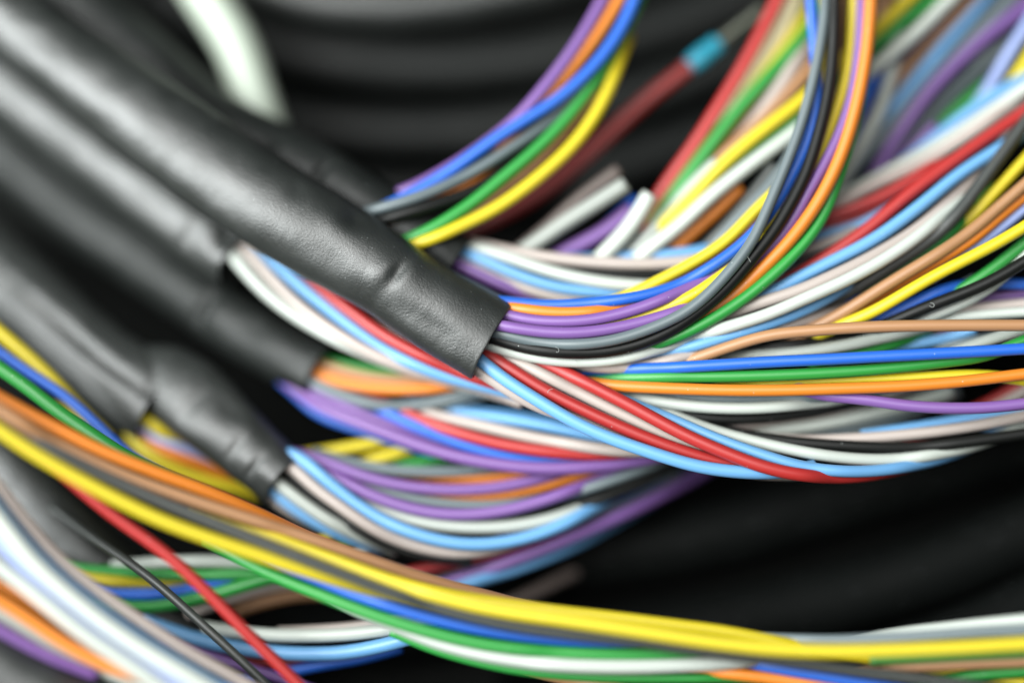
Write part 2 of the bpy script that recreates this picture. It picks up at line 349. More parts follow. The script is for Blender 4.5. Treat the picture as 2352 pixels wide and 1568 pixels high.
# --- wires of jacket C
w('O', '640 815 290, 700 846 245, 733 862 215, 784 879 195, 817 886 185, 884 893 170, 951 894 160, 1017 889 158, 1090 872 165, 1200 840 190', cable='C', r=15)
w('T', '640 800 300, 720 832 250, 784 852 215, 840 866 195, 900 874 185, 980 872 180, 1080 850 190', cable='C', r=14)
w('G', '640 790 310, 730 822 260, 817 845 215, 884 857 195, 940 862 188, 1020 856 190, 1120 830 205', cable='C', r=14)
w('A', '640 825 280, 700 868 225, 735 888 205, 784 906 190, 834 925 178, 884 934 172, 951 932 172, 1017 921 175, 1084 902 180, 1180 870 200', cable='C', r=15)
w('W', '760 910 240, 870 944 205, 951 941 190, 1030 928 185, 1100 905 190, 1200 870 210', cable='C', r=14)
w('V', '640 860 275, 690 902 215, 725 928 185, 767 947 170, 834 973 150, 901 999 138, 967 1024 126, 1030 1043 118, 1067 1052 114, 1151 1067 106, 1251 1076 100, 1351 1072 96, 1434 1063 96, 1530 1045 110, 1640 1010 150', cable='C', r=16.5)
w('V', '640 848 290, 700 888 230, 750 915 200, 820 946 178, 880 972 165, 960 1004 155, 1040 1030 150, 1140 1052 150, 1260 1060 155', cable='C', r=14)
w('U', '740 890 250, 800 908 210, 851 930 185, 901 954 168, 967 984 150, 1034 1010 136, 1101 1033 126, 1160 1048 122, 1240 1060 125, 1340 1058 140', cable='C', r=15.5)
w('R', '780 880 280, 860 915 220, 927 947 170, 984 970 148, 1051 993 130, 1117 1012 118, 1184 1026 108, 1284 1040 98, 1384 1043 92, 1470 1036 96, 1560 1015 120', cable='C', r=15.5)
w('P', '880 925 240, 950 942 190, 1011 958 160, 1084 972 138, 1151 988 122, 1234 1006 106, 1317 1020 94, 1384 1031 88, 1450 1036 86, 1540 1032 100', cable='C', r=15.5)
w('S', '930 925 260, 1000 938 210, 1057 949 178, 1151 960 150, 1251 976 125, 1317 990 110, 1384 1008 100, 1450 1022 98', cable='C', r=15)
w('S', '950 918 270, 1057 942 200, 1151 952 170, 1251 966 145, 1340 985 125, 1430 1005 115', cable='C', r=14)
w('U', '640 870 290, 690 915 225, 722 948 195, 760 965 185, 820 985 175, 900 1012 172, 1000 1042 180', cable='C', r=12)

# --- wires of jacket D
w('Y', '290 930 300, 335 965 245, 365 986 235, 400 1007 240, 440 1032 270, 500 1065 300', cable='D', r=16)
w('L', '280 945 290, 325 990 235, 360 1011 228, 410 1028 235, 460 1045 258, 530 1085 300', cable='D', r=14)
w('O', '280 955 285, 322 1010 225, 365 1032 218, 420 1052 225, 480 1075 250, 560 1115 290', cable='D', r=14)
w('Y', '280 965 280, 322 1028 215, 352 1050 205, 417 1084 205, 483 1106 215, 533 1118 240, 600 1135 280', cable='D', r=16)

# --- wires of jacket E
w('V', '600 1035 190, 680 1040 165, 733 1054 150, 784 1074 142, 851 1098 136, 951 1119 130, 1051 1125 126, 1151 1118 128, 1234 1100 134, 1320 1072 150, 1420 1030 180', cable='E', r=15)
w('V', '600 1050 180, 690 1062 150, 750 1085 135, 794 1106 128, 834 1128 124, 901 1155 118, 984 1176 112, 1067 1182 110, 1151 1174 112, 1240 1152 122, 1330 1120 140, 1450 1070 175', cable='E', r=15.5)
w('A', '620 1045 190, 720 1068 168, 790 1094 158, 851 1119 150, 934 1142 144, 1017 1156 140, 1117 1161 136, 1217 1152 136, 1317 1131 140, 1401 1105 146, 1484 1074 155, 1580 1030 180', cable='E', r=14)
w('O', '760 1085 190, 880 1122 172, 1017 1140 158, 1101 1141 150, 1184 1131 148, 1267 1111 150, 1344 1087 156, 1430 1050 175', cable='E', r=13)
w('S', '615 1040 165, 665 1038 140, 697 1053 118, 733 1088 104, 784 1130 94, 834 1168 88, 901 1205 84, 984 1235 82, 1067 1250 84, 1151 1247 94, 1234 1228 112, 1301 1201 134, 1360 1168 165, 1430 1120 210, 1510 1060 260', cable='E', r=16.5)
w('P', '605 1055 170, 650 1058 135, 677 1074 115, 717 1116 100, 784 1163 90, 817 1188 86, 884 1229 84, 951 1254 84, 1034 1270 90, 1110 1266 110, 1200 1240 150, 1300 1195 200, 1400 1135 250', cable='E', r=15.5)
w('K', '605 1065 180, 645 1075 145, 668 1092 125, 733 1152 108, 784 1192 102, 834 1224 100, 901 1258 102, 980 1280 110, 1080 1288 130', cable='E', r=12)
w('W', '590 1075 180, 625 1098 135, 648 1118 112, 700 1158 100, 767 1203 96, 810 1224 104, 850 1240 130, 910 1262 180', cable='E', r=16)
w('S', '580 1088 185, 615 1118 140, 636 1137 118, 683 1174 108, 750 1214 108, 800 1236 120, 870 1262 165', cable='E', r=15)
w('P', '575 1100 190, 612 1138 150, 640 1158 135, 690 1188 135, 750 1216 150, 830 1250 190', cable='E', r=12)
w('W', '760 1120 170, 834 1158 148, 901 1182 136, 984 1202 128, 1084 1211 124, 1184 1207 128, 1267 1191 140, 1340 1165 162, 1420 1125 200, 1510 1070 250', cable='E', r=16)
w('A', '720 1040 210, 851 1072 185, 951 1083 178, 1084 1080 176, 1200 1066 186', cable='E', r=15)
w('K', '700 1080 200, 820 1135 170, 950 1172 156, 1080 1196 150, 1220 1188 152, 1340 1158 162, 1460 1112 178, 1560 1060 200', cable='E', r=15)
w('O', '900 1085 225, 1017 1098 205, 1117 1099 195, 1234 1090 195, 1340 1066 205', cable='E', r=13)

# --- right hand wires that run level
w('T', '1480 862 60, 1600 822 35, 1700 788 8, 1768 769 -12, 1868 759 -20, 1968 752 -22, 2101 748 -20, 2235 747 -14, 2352 747 -6', 'tan brown wire running level to the right edge above the bright blue wire')
w('U', '1330 850 95, 1420 848 60, 1534 845 20, 1568 843 8, 1668 837 -8, 1768 831 -16, 1901 825 -20, 2035 818 -18, 2168 811 -12, 2301 804 -4, 2352 801 0', 'bright blue wire running level to the right edge, above the green and orange ones')
w('G', '1340 872 100, 1400 868 70, 1484 866 35, 1568 865 12, 1635 865 2, 1768 862 -4, 1901 856 -2, 2035 846 6, 2168 831 16, 2268 817 26, 2318 797 36, 2352 782 44', 'green wire directly below the level bright blue wire at right')
w('O', '1290 868 95, 1377 883 55, 1451 888 25, 1568 893 6, 1668 896 -4, 1801 896 -10, 1935 892 -10, 2068 887 -6, 2201 877 2, 2352 859 14', 'orange wire running level to the right edge, between green and purple wires')
w('Y', '1640 892 60, 1740 885 45, 1851 877 32, 1968 872 26, 2101 867 26, 2235 861 32, 2300 865 38, 2352 873 46', 'yellow wire mostly hidden behind the upper edge of the level orange wire')
w('V', '1680 862 80, 1740 870 62, 1800 880 42, 1850 897 26, 1885 908 14, 1951 913 4, 2001 919 -2, 2068 930 -6, 2168 937 -4, 2268 936 2, 2352 927 10', 'purple wire bowing down at right, below the level orange wire')
w('A', '1500 905 90, 1601 914 62, 1735 917 50, 1868 912 50, 1990 900 66, 2120 870 100', 'slate grey wire in the shade under the level orange wire')
w('W', '1340 885 110, 1417 903 80, 1484 917 62, 1568 930 48, 1635 936 44, 1735 937 44, 1835 929 48, 1918 918 60, 2020 895 100', 'white wire curving under the level orange wire, above a black one')
w('K', '1380 912 110, 1480 935 85, 1568 952 72, 1668 962 68, 1768 958 72, 1868 944 90, 1980 920 125', 'black wire under the white one below the level orange wire')
w('P', '1480 950 120, 1568 972 108, 1668 978 108, 1801 960 120, 1935 938 140, 2040 905 165, 2140 870 190', 'blurred greyish pink wire rising behind the bowing purple wire')
w('W', '1560 985 130, 1701 993 130, 1868 976 145, 2001 950 165, 2100 925 185, 2185 900 205', 'blurred pale grey wire end behind the bowing purple wire', r=16)
w('A', '1620 1000 140, 1760 1008 150, 1885 1000 170, 2001 975 190, 2101 942 215, 2200 900 240', 'blurred grey wire under the pale grey wire end at right', r=16)
w('R', '2080 1010 260, 2180 968 240, 2250 938 225, 2300 912 215, 2352 880 205', 'dark red wire at the right edge behind the purple wire')
w('P', '2180 985 190, 2260 948 175, 2352 900 165', 'blurred pinkish wire at the right edge under the orange one')
# --- wires curving below them
w('W', '1480 925 80, 1560 960 66, 1635 988 52, 1701 1006 44, 1768 1022 38, 1835 1036 34, 1901 1047 32, 1968 1054 32, 2035 1056 36, 2101 1051 44, 2168 1040 56, 2235 1024 74, 2300 1000 105, 2380 960 160', 'white wire in the arc above the lowest sky blue wire at right')
w('K', '1560 950 90, 1668 990 66, 1768 1008 56, 1835 1016 52, 1968 1025 48, 2101 1027 50, 2235 1013 60, 2352 996 72', 'black wire in the arc just above the white wire at right')
w('P', '1720 1000 95, 1835 1012 82, 1901 1010 75, 2035 1002 70, 2168 988 72, 2301 966 78, 2352 955 82', 'pale pink wire rising to the right edge above the black arc')
w('S', '1980 1000 120, 2118 978 105, 2235 959 100, 2352 942 100', 'blue wire rising to the right edge just above the pale pink one')

# --- fan of wires rising to the upper right
w('P', '1230 818 110, 1330 838 75, 1400 845 58, 1480 839 46, 1568 820 38, 1668 793 36, 1751 768 42, 1830 740 60, 1900 722 85, 1990 690 120', 'pale pink wire lowest in the fan, crossing above the bright blue one')
w('S', '1330 840 110, 1400 833 80, 1467 820 55, 1568 801 38, 1635 783 30, 1701 763 26, 1768 743 28, 1835 718 36, 1885 694 48, 1928 668 64, 2000 620 105', 'sky blue wire in the fan directly under the sharp white wire')
w('W', '1400 835 110, 1480 808 75, 1585 776 42, 1668 752 22, 1768 721 14, 1851 685 14, 1935 648 20, 2001 614 30, 2068 573 48, 2118 537 70, 2170 492 105, 2225 435 160, 2285 362 225, 2360 265 290', 'sharp white wire rising in the middle of the fan at right', r=15.5)
w('P', '1500 795 95, 1600 745 62, 1668 722 42, 1735 698 30, 1835 668 26, 1901 639 30, 1968 608 38, 2035 572 54, 2101 531 78, 2168 476 115, 2235 412 170, 2300 340 230, 2370 255 290', 'pale pink wire in the fan between the sharp white and sky blue wires', r=15.5)
w('S', '1560 770 110, 1680 715 66, 1751 683 50, 1801 655 44, 1868 621 46, 1935 588 54, 2001 554 66, 2068 508 84, 2135 456 104, 2201 402 128, 2268 358 150, 2330 320 170, 2352 305 178', 'sky blue wire rising to the right edge just under the big red one', r=15.5)
w('R', '1720 690 120, 1800 650 98, 1861 612 84, 1901 588 78, 1951 555 76, 2001 520 82, 2068 462 98, 2135 410 118, 2201 362 138, 2268 315 158, 2335 270 178, 2352 258 182', 'thick looking red wire sweeping up to the right edge', r=16)
w('W', '1850 500 230, 1960 440 215, 2040 395 205, 2135 345 200, 2235 283 205, 2301 240 212, 2352 205 218', 'blurred white wire above the thick looking red wire', r=17)
w('P', '1800 530 215, 1905 479 190, 2001 426 180, 2068 396 178, 2135 364 180, 2200 325 190, 2280 270 205, 2352 222 220', 'blurred pale pink wire between the red and the white at upper right', r=16)
w('S', '1960 450 280, 2095 360 250, 2151 315 245, 2201 276 245, 2251 240 250, 2301 208 255, 2352 182 262', 'blurred sky blue wire above the white one at upper right', r=16)
w('R', '1760 560 190, 1840 525 165, 1905 497 150, 1968 476 146, 2035 447 150, 2100 410 165, 2180 360 190', 'dark red wire in shade under the big red wire', r=16)
w('R', '1820 565 210, 1900 520 185, 1968 500 178, 2035 470 180, 2120 420 195', 'second dark red wire in shade right of the green wire', r=15)
w('S', '1780 570 170, 1868 546 145, 1918 534 138, 1968 519 138, 2008 502 142, 2090 450 170', 'short blue stretch of wire between dark red and pinkish ones', r=14)
w('P', '1760 600 165, 1851 574 140, 1901 557 132, 1945 540 132, 2010 505 150', 'short pinkish stretch of wire right of the green wire', r=14)
w('A', '1760 650 140, 1830 620 130, 1900 585 130, 1980 540 150', 'dim grey wire between green and sky blue wires right of centre')
w('C', '1820 735 110, 1918 688 84, 2001 640 80, 2068 597 82, 2135 553 88, 2185 508 98, 2235 446 112, 2268 400 122, 2300 357 132, 2330 315 142, 2352 285 150', 'black wire beside the dark green one in the fan', r=17)
w('G', '1940 700 115, 2051 628 100, 2118 586 100, 2168 546 108, 2220 500 120, 2290 430 145', 'dark green wire peeking out along the black wire in the fan', r=14)
w('T', '1780 800 105, 1835 770 72, 1885 745 50, 1935 719 40, 2001 677 36, 2068 635 38, 2135 595 44, 2201 553 54, 2251 515 64, 2301 470 76, 2352 426 90', 'tan brown wire rising in the fan left of the orange one', r=15)
w('O', '1850 765 100, 1900 745 72, 1968 708 52, 2035 667 44, 2101 629 44, 2168 591 50, 2235 550 60, 2285 506 72, 2352 452 90', 'orange wire rising in the fan between tan and yellow', r=14.5)
w('Y', '1820 790 95, 1880 768 62, 1935 746 36, 2001 719 18, 2068 680 12, 2135 640 12, 2201 605 16, 2268 571 24, 2335 533 34, 2352 522 38', 'sharp yellow wire rising in the fan to the right edge', r=15)
w('Y', '2100 600 130, 2175 545 118, 2218 512 118, 2268 460 124, 2318 407 134, 2352 370 142', 'yellow wire further back at the right edge, above the tan one', r=14.5)
w('L', '2140 640 90, 2201 598 80, 2251 558 80, 2301 522 86, 2352 480 96', 'pale lavender blue wire squeezed between orange and yellow', r=13.5)
w('G', '2080 735 85, 2140 705 70, 2195 672 60, 2251 638 54, 2301 601 54, 2352 560 60', 'green wire at the right edge under the sharp yellow one', r=14.5)
w('U', '1960 765 75, 2011 740 56, 2068 712 46, 2135 678 44, 2201 655 66, 2301 650 90, 2352 652 96', 'deep blue wire under the sharp yellow wire', r=14)
w('K', '1990 765 60, 2058 735 30, 2135 702 10, 2201 678 4, 2268 650 4, 2335 613 12, 2352 602 16', 'black wire with a tiny ring on it, rising to the right edge', r=15)
w('A', '2000 750 90, 2060 722 62, 2110 700 55, 2160 680 60, 2240 640 95', 'slate grey wire between the deep blue and the ringed black one', r=13)
w('W', '2040 770 75, 2118 736 46, 2185 708 34, 2235 686 32, 2291 650 40, 2352 592 56', 'thin looking white wire along the underside of the ringed black wire', r=12.5)
w('P', '2120 745 100, 2211 715 84, 2268 706 80, 2352 698 82', 'greyish pink wire ending level at the right edge above the tan one', r=15)
w('W', '2080 760 85, 2185 731 68, 2268 722 64, 2352 716 68', 'pale wire just above the level tan brown wire at right', r=13)
w('V', '2140 720 130, 2235 690 118, 2352 676 118', 'dark purple wire in shade at the right edge', r=14)
w('A', '2150 800 96, 2230 785 90, 2352 765 90', 'slate wire at the right edge between the tan and blue level wires', r=14)
w('K', '1560 830 105, 1655 812 84, 1735 802 74, 1868 790 66, 1985 771 66, 2100 742 88', 'black wire under the level tan brown wire', r=18)
w('W', '1560 838 110, 1655 824 84, 1768 815 66, 1868 805 56, 1968 788 50, 2035 773 52, 2085 762 60, 2160 738 90', 'white wire between the level tan and blue wires', r=14.5)
w('G', '1860 835 100, 1985 811 82, 2035 797 78, 2090 778 82, 2160 745 105', 'dark green wire under the white wire between tan and blue', r=13)
w('S', '1900 835 110, 2018 806 92, 2101 790 88, 2168 778 92, 2240 755 115', 'shaded blue wire above the level bright blue wire', r=14)
w('R', '1980 810 125, 2085 780 112, 2168 764 112, 2260 740 130', 'dark red wire in the gap under the level tan wire', r=14)
w('W', '2150 825 70, 2218 798 56, 2285 776 54, 2352 755 62', 'white wire crossing up between the tan and blue level wires at right', r=14)
w('U', '1800 745 120, 1885 715 104, 1960 690 104, 2040 655 120', 'shaded blue wire behind the tan wire of the fan', r=13)
w('W', '1750 770 95, 1830 745 86, 1910 722 92, 1990 690 115', 'pale grey wire in the gap left of the tan wire of the fan', r=14)

# --- arched wires above the creased jacket
w('V', '830 470 245, 930 440 215, 1050 375 190, 1117 329 185, 1151 304 185, 1201 259 190, 1251 200 198, 1304 133 210, 1347 67 226, 1385 0 245, 1420 -70 265', 'purple wire on the left of the arched bunch at top', r=14.5)
w('O', '800 540 240, 874 511 205, 951 484 190, 1051 438 182, 1120 385 184, 1184 305 196, 1244 233 206, 1284 193 210, 1334 133 218, 1381 67 232, 1422 0 248, 1455 -70 268', 'orange wire between purple and blue in the arched bunch at top', r=14.5)
w('U', '800 510 215, 870 482 175, 924 457 155, 984 423 145, 1051 382 140, 1117 333 140, 1201 279 148, 1267 239 156, 1324 193 168, 1384 131 186, 1427 67 206, 1458 0 228, 1480 -70 250', 'blue wire in front of the arched bunch at top', r=15.5)
w('A', '790 505 190, 851 484 150, 917 467 140, 984 444 138, 1051 414 142, 1117 377 150, 1184 333 164, 1250 288 184, 1320 230 210, 1390 140 240, 1440 60 265', 'grey wire lying along the underside of the arched blue wire', r=14.5)
w('K', '830 520 185, 930 490 165, 1017 465 160, 1100 432 165, 1184 375 180, 1260 310 200, 1340 220 225, 1410 110 250, 1450 30 270', 'black wire between grey and green in the arched bunch', r=16)
w('G', '900 565 190, 984 530 165, 1017 511 158, 1084 467 150, 1151 412 150, 1217 357 156, 1284 293 168, 1334 233 186, 1381 167 210, 1430 80 240, 1472 -10 270, 1490 -70 290', 'green wire in the arched bunch at top', r=15)
w('T', '930 560 200, 1010 530 180, 1090 485 170, 1160 430 172, 1240 365 180, 1310 290 198, 1370 210 220', 'dark brown wire in shade between arched green and yellow', r=12)
w('Y', '890 580 190, 961 559 160, 1017 540 150, 1051 522 146, 1117 492 142, 1184 449 142, 1267 382 150, 1324 326 162, 1377 250 184, 1412 172 212, 1434 105 245, 1442 85 270', 'yellow wire ending in mid air at the right of the arched bunch', r=16)

# --- upper centre: crossing wires behind the M bundle
w('P', '1180 585 235, 1267 515 220, 1317 467 225, 1370 428 232, 1420 393 240', 'dim pinkish brown wire end left of the grey one', r=17, mat='shaded_brown')
w('W', '1160 605 200, 1200 576 188, 1234 556 182, 1284 520 176, 1351 478 174, 1436 424 178', 'pale grey cut wire end, left of the white cut end', r=20, mat='cutgrey')
w('V', '1230 620 225, 1300 577 215, 1351 553 212, 1401 524 215, 1450 480 230', 'purple wire in shade between the two cut ends', r=19)
w('U', '1300 600 260, 1370 545 250, 1420 500 255, 1462 460 275', 'dark blue wire in shade between the two cut ends', r=15)
w('W', '1345 630 190, 1400 572 170, 1451 518 162, 1492 448 165', 'white cut wire end in front of the red wire', r=21)
w('W', '1420 620 195, 1460 575 185, 1510 520 180, 1570 455 178, 1605 415 180, 1648 375 184', 'white cut wire end tucked under the yellow wire', r=19)
w('W', '1420 645 185, 1484 577 158, 1534 540 148, 1568 512 144, 1635 448 142, 1701 395 144, 1768 345 152, 1821 307 162, 1900 245 190, 2008 155 230, 2085 93 255, 2151 30 280, 2200 -20 300', 'long white wire crossing behind the upright bundle', r=18)
w('Y', '1440 600 200, 1494 545 185, 1551 490 172, 1601 440 164, 1635 402 162, 1685 355 164, 1735 313 170, 1801 262 184, 1845 228 196, 1930 145 225, 2015 68 255, 2051 34 268, 2100 -15 285', 'long yellow wire above the long white one, crossing behind the bundle', r=16.5)
w('G', '1560 520 200, 1640 430 190, 1700 372 186, 1768 325 190, 1828 280 200, 1920 190 230, 2015 103 262, 2068 58 280, 2140 0 300', 'green wire squeezed between the long yellow and white wires', r=15)
w('R', '1470 520 245, 1500 475 235, 1524 437 228, 1551 397 224, 1595 337 222, 1635 273 226, 1678 205 236, 1718 138 250, 1755 67 268, 1788 0 286, 1815 -60 300', 'red wire left of the green one in the upper centre', r=18)
w('G', '1500 520 240, 1551 443 225, 1601 376 218, 1651 310 218, 1701 247 226, 1768 173 242, 1818 118 258, 1862 62 276, 1910 -10 300', 'green wire right of the red one in the upper centre', r=18)
w('P', '1660 300 290, 1720 200 290, 1768 120 292, 1801 62 300, 1828 0 310, 1845 -60 320', 'blurred cream wire at the top beside the red one', r=20, mat='cream')
w('Y', '1700 240 275, 1785 128 278, 1820 84 284, 1853 36 294, 1885 -20 310', 'blurred yellow wire at the top left of the bundle', r=14)
w('O', '1600 450 265, 1651 360 255, 1690 310 256, 1730 262 262, 1775 205 275, 1830 130 295', 'shaded orange wire right of the upper green wire', r=19)
w('P', '1640 400 235, 1700 320 230, 1755 250 232, 1801 185 244, 1851 108 265, 1890 40 290', 'blurred greyish pink wire left of the upright bundle', r=19)
w('T', '1600 420 222, 1668 350 214, 1751 275 216, 1801 226 224, 1851 170 240, 1900 100 265', 'blurred tan wire above the long yellow one', r=15)
w('O', '1500 640 205, 1555 565 190, 1590 532 186, 1640 490 188, 1700 430 205', 'shaded orange wire under the long white wire', r=17)
w('A', '1630 580 140, 1685 512 128, 1735 465 122, 1781 412 124, 1820 350 140, 1850 270 170', 'dim grey wire just left of the upright grey one', r=14)
w('C', '1600 590 165, 1650 540 155, 1720 460 155, 1780 380 165', 'charcoal wire in shade behind the yellow and tan wires', r=16)
# --- upper right background
w('W', '1890 500 240, 1928 430 233, 1951 383 233, 1985 322 239, 2025 250 255, 2043 185 271, 2055 125 287, 2070 50 305, 2080 -40 320', 'blurred pale wire bending upright right of the orange one', r=17)
w('U', '1900 420 305, 1945 330 305, 1991 227 315, 2030 150 325, 2101 85 337, 2150 40 347, 2200 -20 360', 'dark blue wire in shade right of the orange upright', r=18)
w('T', '1980 300 320, 2061 187 320, 2085 155 321, 2135 100 327, 2185 48 337, 2240 -10 350', 'blurred brown wire at the top right', r=17)
w('S', '1960 370 325, 2035 272 315, 2068 230 315, 2118 168 319, 2168 107 329, 2225 40 343, 2275 -20 355', 'blurred blue wire next to the brown one at top right', r=17)
w('A', '1920 440 300, 2001 340 290, 2051 288 290, 2101 233 295, 2151 176 303, 2201 123 313, 2251 68 325, 2318 0 343', 'blurred grey wire left of the purple one at top right', r=18)
w('V', '1990 440 285, 2018 387 275, 2051 330 271, 2088 273 273, 2135 210 281, 2185 158 291, 2235 110 301, 2301 57 315, 2352 18 327', 'blurred purple wire slanting to the top right corner', r=17)
w('A', '2040 400 345, 2110 300 340, 2168 232 340, 2235 167 345, 2301 115 355, 2352 75 365', 'blurred grey green wire right of the slanting purple one', r=22)
w('L', '2200 310 275, 2250 235 267, 2285 180 267, 2318 123 273, 2352 70 283', 'blurred violet blue wire at the right edge near the top', r=16)
w('Y', '2250 300 265, 2310 215 259, 2352 152 265', 'blurred yellow wire at the right edge near the top', r=17)
w('G', '2060 420 325, 2140 320 317, 2201 255 320, 2280 190 335', 'dark green wire in shade above the sky blue one at upper right', r=19)
w('T', '2000 120 295, 2020 50 300, 2040 -10 310, 2060 -60 320', 'blurred tan wire at the top just right of the orange upright', r=15)
w('K', '2040 110 375, 2140 10 385, 2190 -40 395', 'black wire in the gap at the top right', r=20)
w('W', '2230 150 370, 2290 60 375, 2350 -20 385', 'blurred white grey wire at the very top right', r=18)
w('V', '1980 470 265, 2040 400 260, 2090 350 265, 2150 290 285', 'dark purple wire in shade above the pinkish one', r=16)

# --- front bundle at the bottom (yellow, tan, orange, blue, green, white)
w('O', '0 915 -175, 67 952 -165, 167 1002 -150, 233 1036 -138, 283 1056 -128, 367 1089 -112, 450 1119 -98, 517 1146 -84, 580 1174 -66, 650 1207 -40, 720 1240 -5, 800 1272 40', 'orange wire on top of the front bundle at left', r=16.5)
w('T', '0 942 -205, 100 1003 -190, 200 1054 -175, 300 1098 -162, 400 1134 -150, 500 1168 -138, 600 1200 -126, 700 1233 -112, 784 1262 -100, 884 1298 -86, 984 1331 -70, 1080 1358 -48, 1180 1384 -20, 1280 1408 15, 1400 1435 60', 'tan brown wire of the front bundle, above the yellow ones', r=15.5)
w('C', '0 960 -195, 40 985 -195, 100 1022 -190, 200 1074 -182, 300 1121 -176, 400 1164 -172, 500 1204 -172, 600 1244 -176, 700 1284 -182, 784 1317 -184, 884 1355 -182, 984 1389 -176, 1084 1417 -168, 1184 1438 -164, 1284 1452 -164, 1384 1463 -166, 1484 1474 -168, 1568 1488 -166, 1701 1505 -164, 1835 1522 -162, 1968 1541 -160, 2101 1557 -160, 2200 1570 -160', 'charcoal looking black wire running through the front bundle between two yellow ones', r=15)
w('Y', '0 988 -235, 77 1040 -225, 167 1092 -216, 267 1145 -206, 367 1193 -196, 467 1231 -188, 567 1265 -178, 667 1298 -166, 740 1320 -152, 820 1343 -134, 900 1366 -118, 1000 1396 -105, 1100 1422 -95', 'yellow wire lowest in the front bundle at left, over the red one', r=16.5)
w('Y', '440 1165 -70, 520 1196 -95, 600 1226 -118, 700 1262 -138, 784 1293 -150, 884 1330 -165, 984 1361 -180, 1084 1388 -190, 1184 1407 -195, 1284 1421 -198, 1384 1436 -200, 1484 1451 -202, 1568 1464 -204, 1668 1478 -206, 1768 1489 -206, 1901 1495 -206, 2035 1493 -208, 2168 1488 -210, 2268 1483 -212, 2352 1478 -214', 'long yellow wire in front, running along the bottom to the right edge', r=16.5)
w('Y', '720 1268 -30, 820 1306 -60, 900 1332 -80, 984 1354 -95, 1084 1374 -105, 1251 1399 -112, 1417 1418 -112, 1568 1437 -108, 1668 1450 -104, 1760 1468 -96, 1860 1488 -85, 1960 1505 -70, 2068 1521 -65, 2201 1545 -65, 2285 1556 -65, 2352 1566 -65', 'second yellow wire just above the long front one, dipping under it', r=15)
w('U', '560 1272 -60, 633 1300 -85, 733 1333 -105, 784 1354 -115, 884 1388 -125, 984 1418 -128, 1084 1441 -128, 1184 1458 -126, 1284 1470 -120, 1384 1480 -105, 1500 1495 -75', 'blue wire of the front bundle, under the charcoal looking one', r=14)
w('G', '470 1240 -40, 533 1273 -70, 600 1308 -92, 700 1350 -112, 784 1384 -124, 884 1420 -134, 984 1450 -138, 1084 1474 -140, 1184 1489 -138, 1284 1497 -136, 1384 1501 -134, 1517 1501 -126, 1620 1495 -105', 'green wire of the front bundle, between blue and white', r=15)
w('W', '700 1340 -30, 800 1392 -70, 917 1438 -105, 984 1467 -118, 1084 1496 -128, 1184 1515 -134, 1284 1526 -138, 1384 1530 -138, 1484 1530 -134, 1568 1527 -128, 1668 1521 -115, 1760 1510 -90, 1860 1490 -50', 'white wire lowest in the front bundle', r=17)
w('G', '900 1450 -60, 984 1486 -80, 1084 1516 -90, 1184 1537 -92, 1300 1550 -92, 1450 1556 -90, 1600 1556 -80', 'dark green wire along the underside of the front white wire', r=12)
w('T', '1160 1524 -20, 1240 1545 -45, 1330 1562 -65, 1420 1580 -75', 'brown wire touching the bottom edge under the front white wire', r=15)
w('A', '1540 1440 -10, 1680 1458 -45, 1801 1466 -75, 1901 1470 -108, 2001 1467 -138, 2101 1461 -160, 2235 1451 -178, 2352 1446 -190', 'grey wire just above the long front yellow wire at right', r=14.5)
w('W', '1840 1490 -20, 1960 1470 -55, 2085 1451 -100, 2168 1442 -130, 2268 1431 -152, 2352 1423 -166', 'white wire above the grey one at the lower right edge', r=14.5)
w('T', '1940 1545 -70, 2068 1532 -110, 2168 1525 -130, 2352 1517 -150', 'tan brown wire below the long front yellow wire at right', r=15)
w('U', '1640 1500 -70, 1735 1523 -95, 1835 1542 -110, 1901 1553 -116, 2000 1570 -120', 'blue wire at the bottom edge right of the white one', r=15)
w('O', '1560 1530 -60, 1651 1542 -80, 1735 1552 -90, 1818 1562 -95, 1900 1575 -100', 'orange wire at the bottom edge right of centre', r=15)
w('G', '2180 1560 -70, 2268 1546 -85, 2352 1540 -90', 'green wire at the lower right corner', r=15)
w('G', '2000 1515 -120, 2150 1508 -150, 2268 1502 -165, 2352 1498 -175', 'green wire showing as a line under the front yellow wire at right', r=12)
w('T', '1780 1580 -60, 1900 1560 -60, 2000 1555 -60, 2100 1560 -60', 'brown wire at the bottom edge below the charcoal looking one', r=14)
w('K', '1600 1560 10, 1800 1545 0, 1980 1520 -30, 2140 1515 -60, 2352 1530 -80', 'black wire under the tan one at the bottom right', r=15)
# single wires crossing the lower left
w('R', '40 1018 -150, 120 1068 -150, 180 1118 -146, 220 1152 -140, 260 1184 -134, 317 1224 -128, 383 1272 -124, 433 1317 -120, 483 1366 -114, 533 1417 -108, 583 1468 -102, 633 1518 -98, 690 1575 -94', 'single red wire slanting down to the bottom edge at left', r=15)
w('C', '120 1165 250, 180 1210 160, 240 1252 70, 300 1293 5, 367 1345 -30, 433 1404 -44, 500 1465 -50, 550 1512 -54, 605 1565 -56', 'single thin black wire beside the slanting red one', r=11.5)
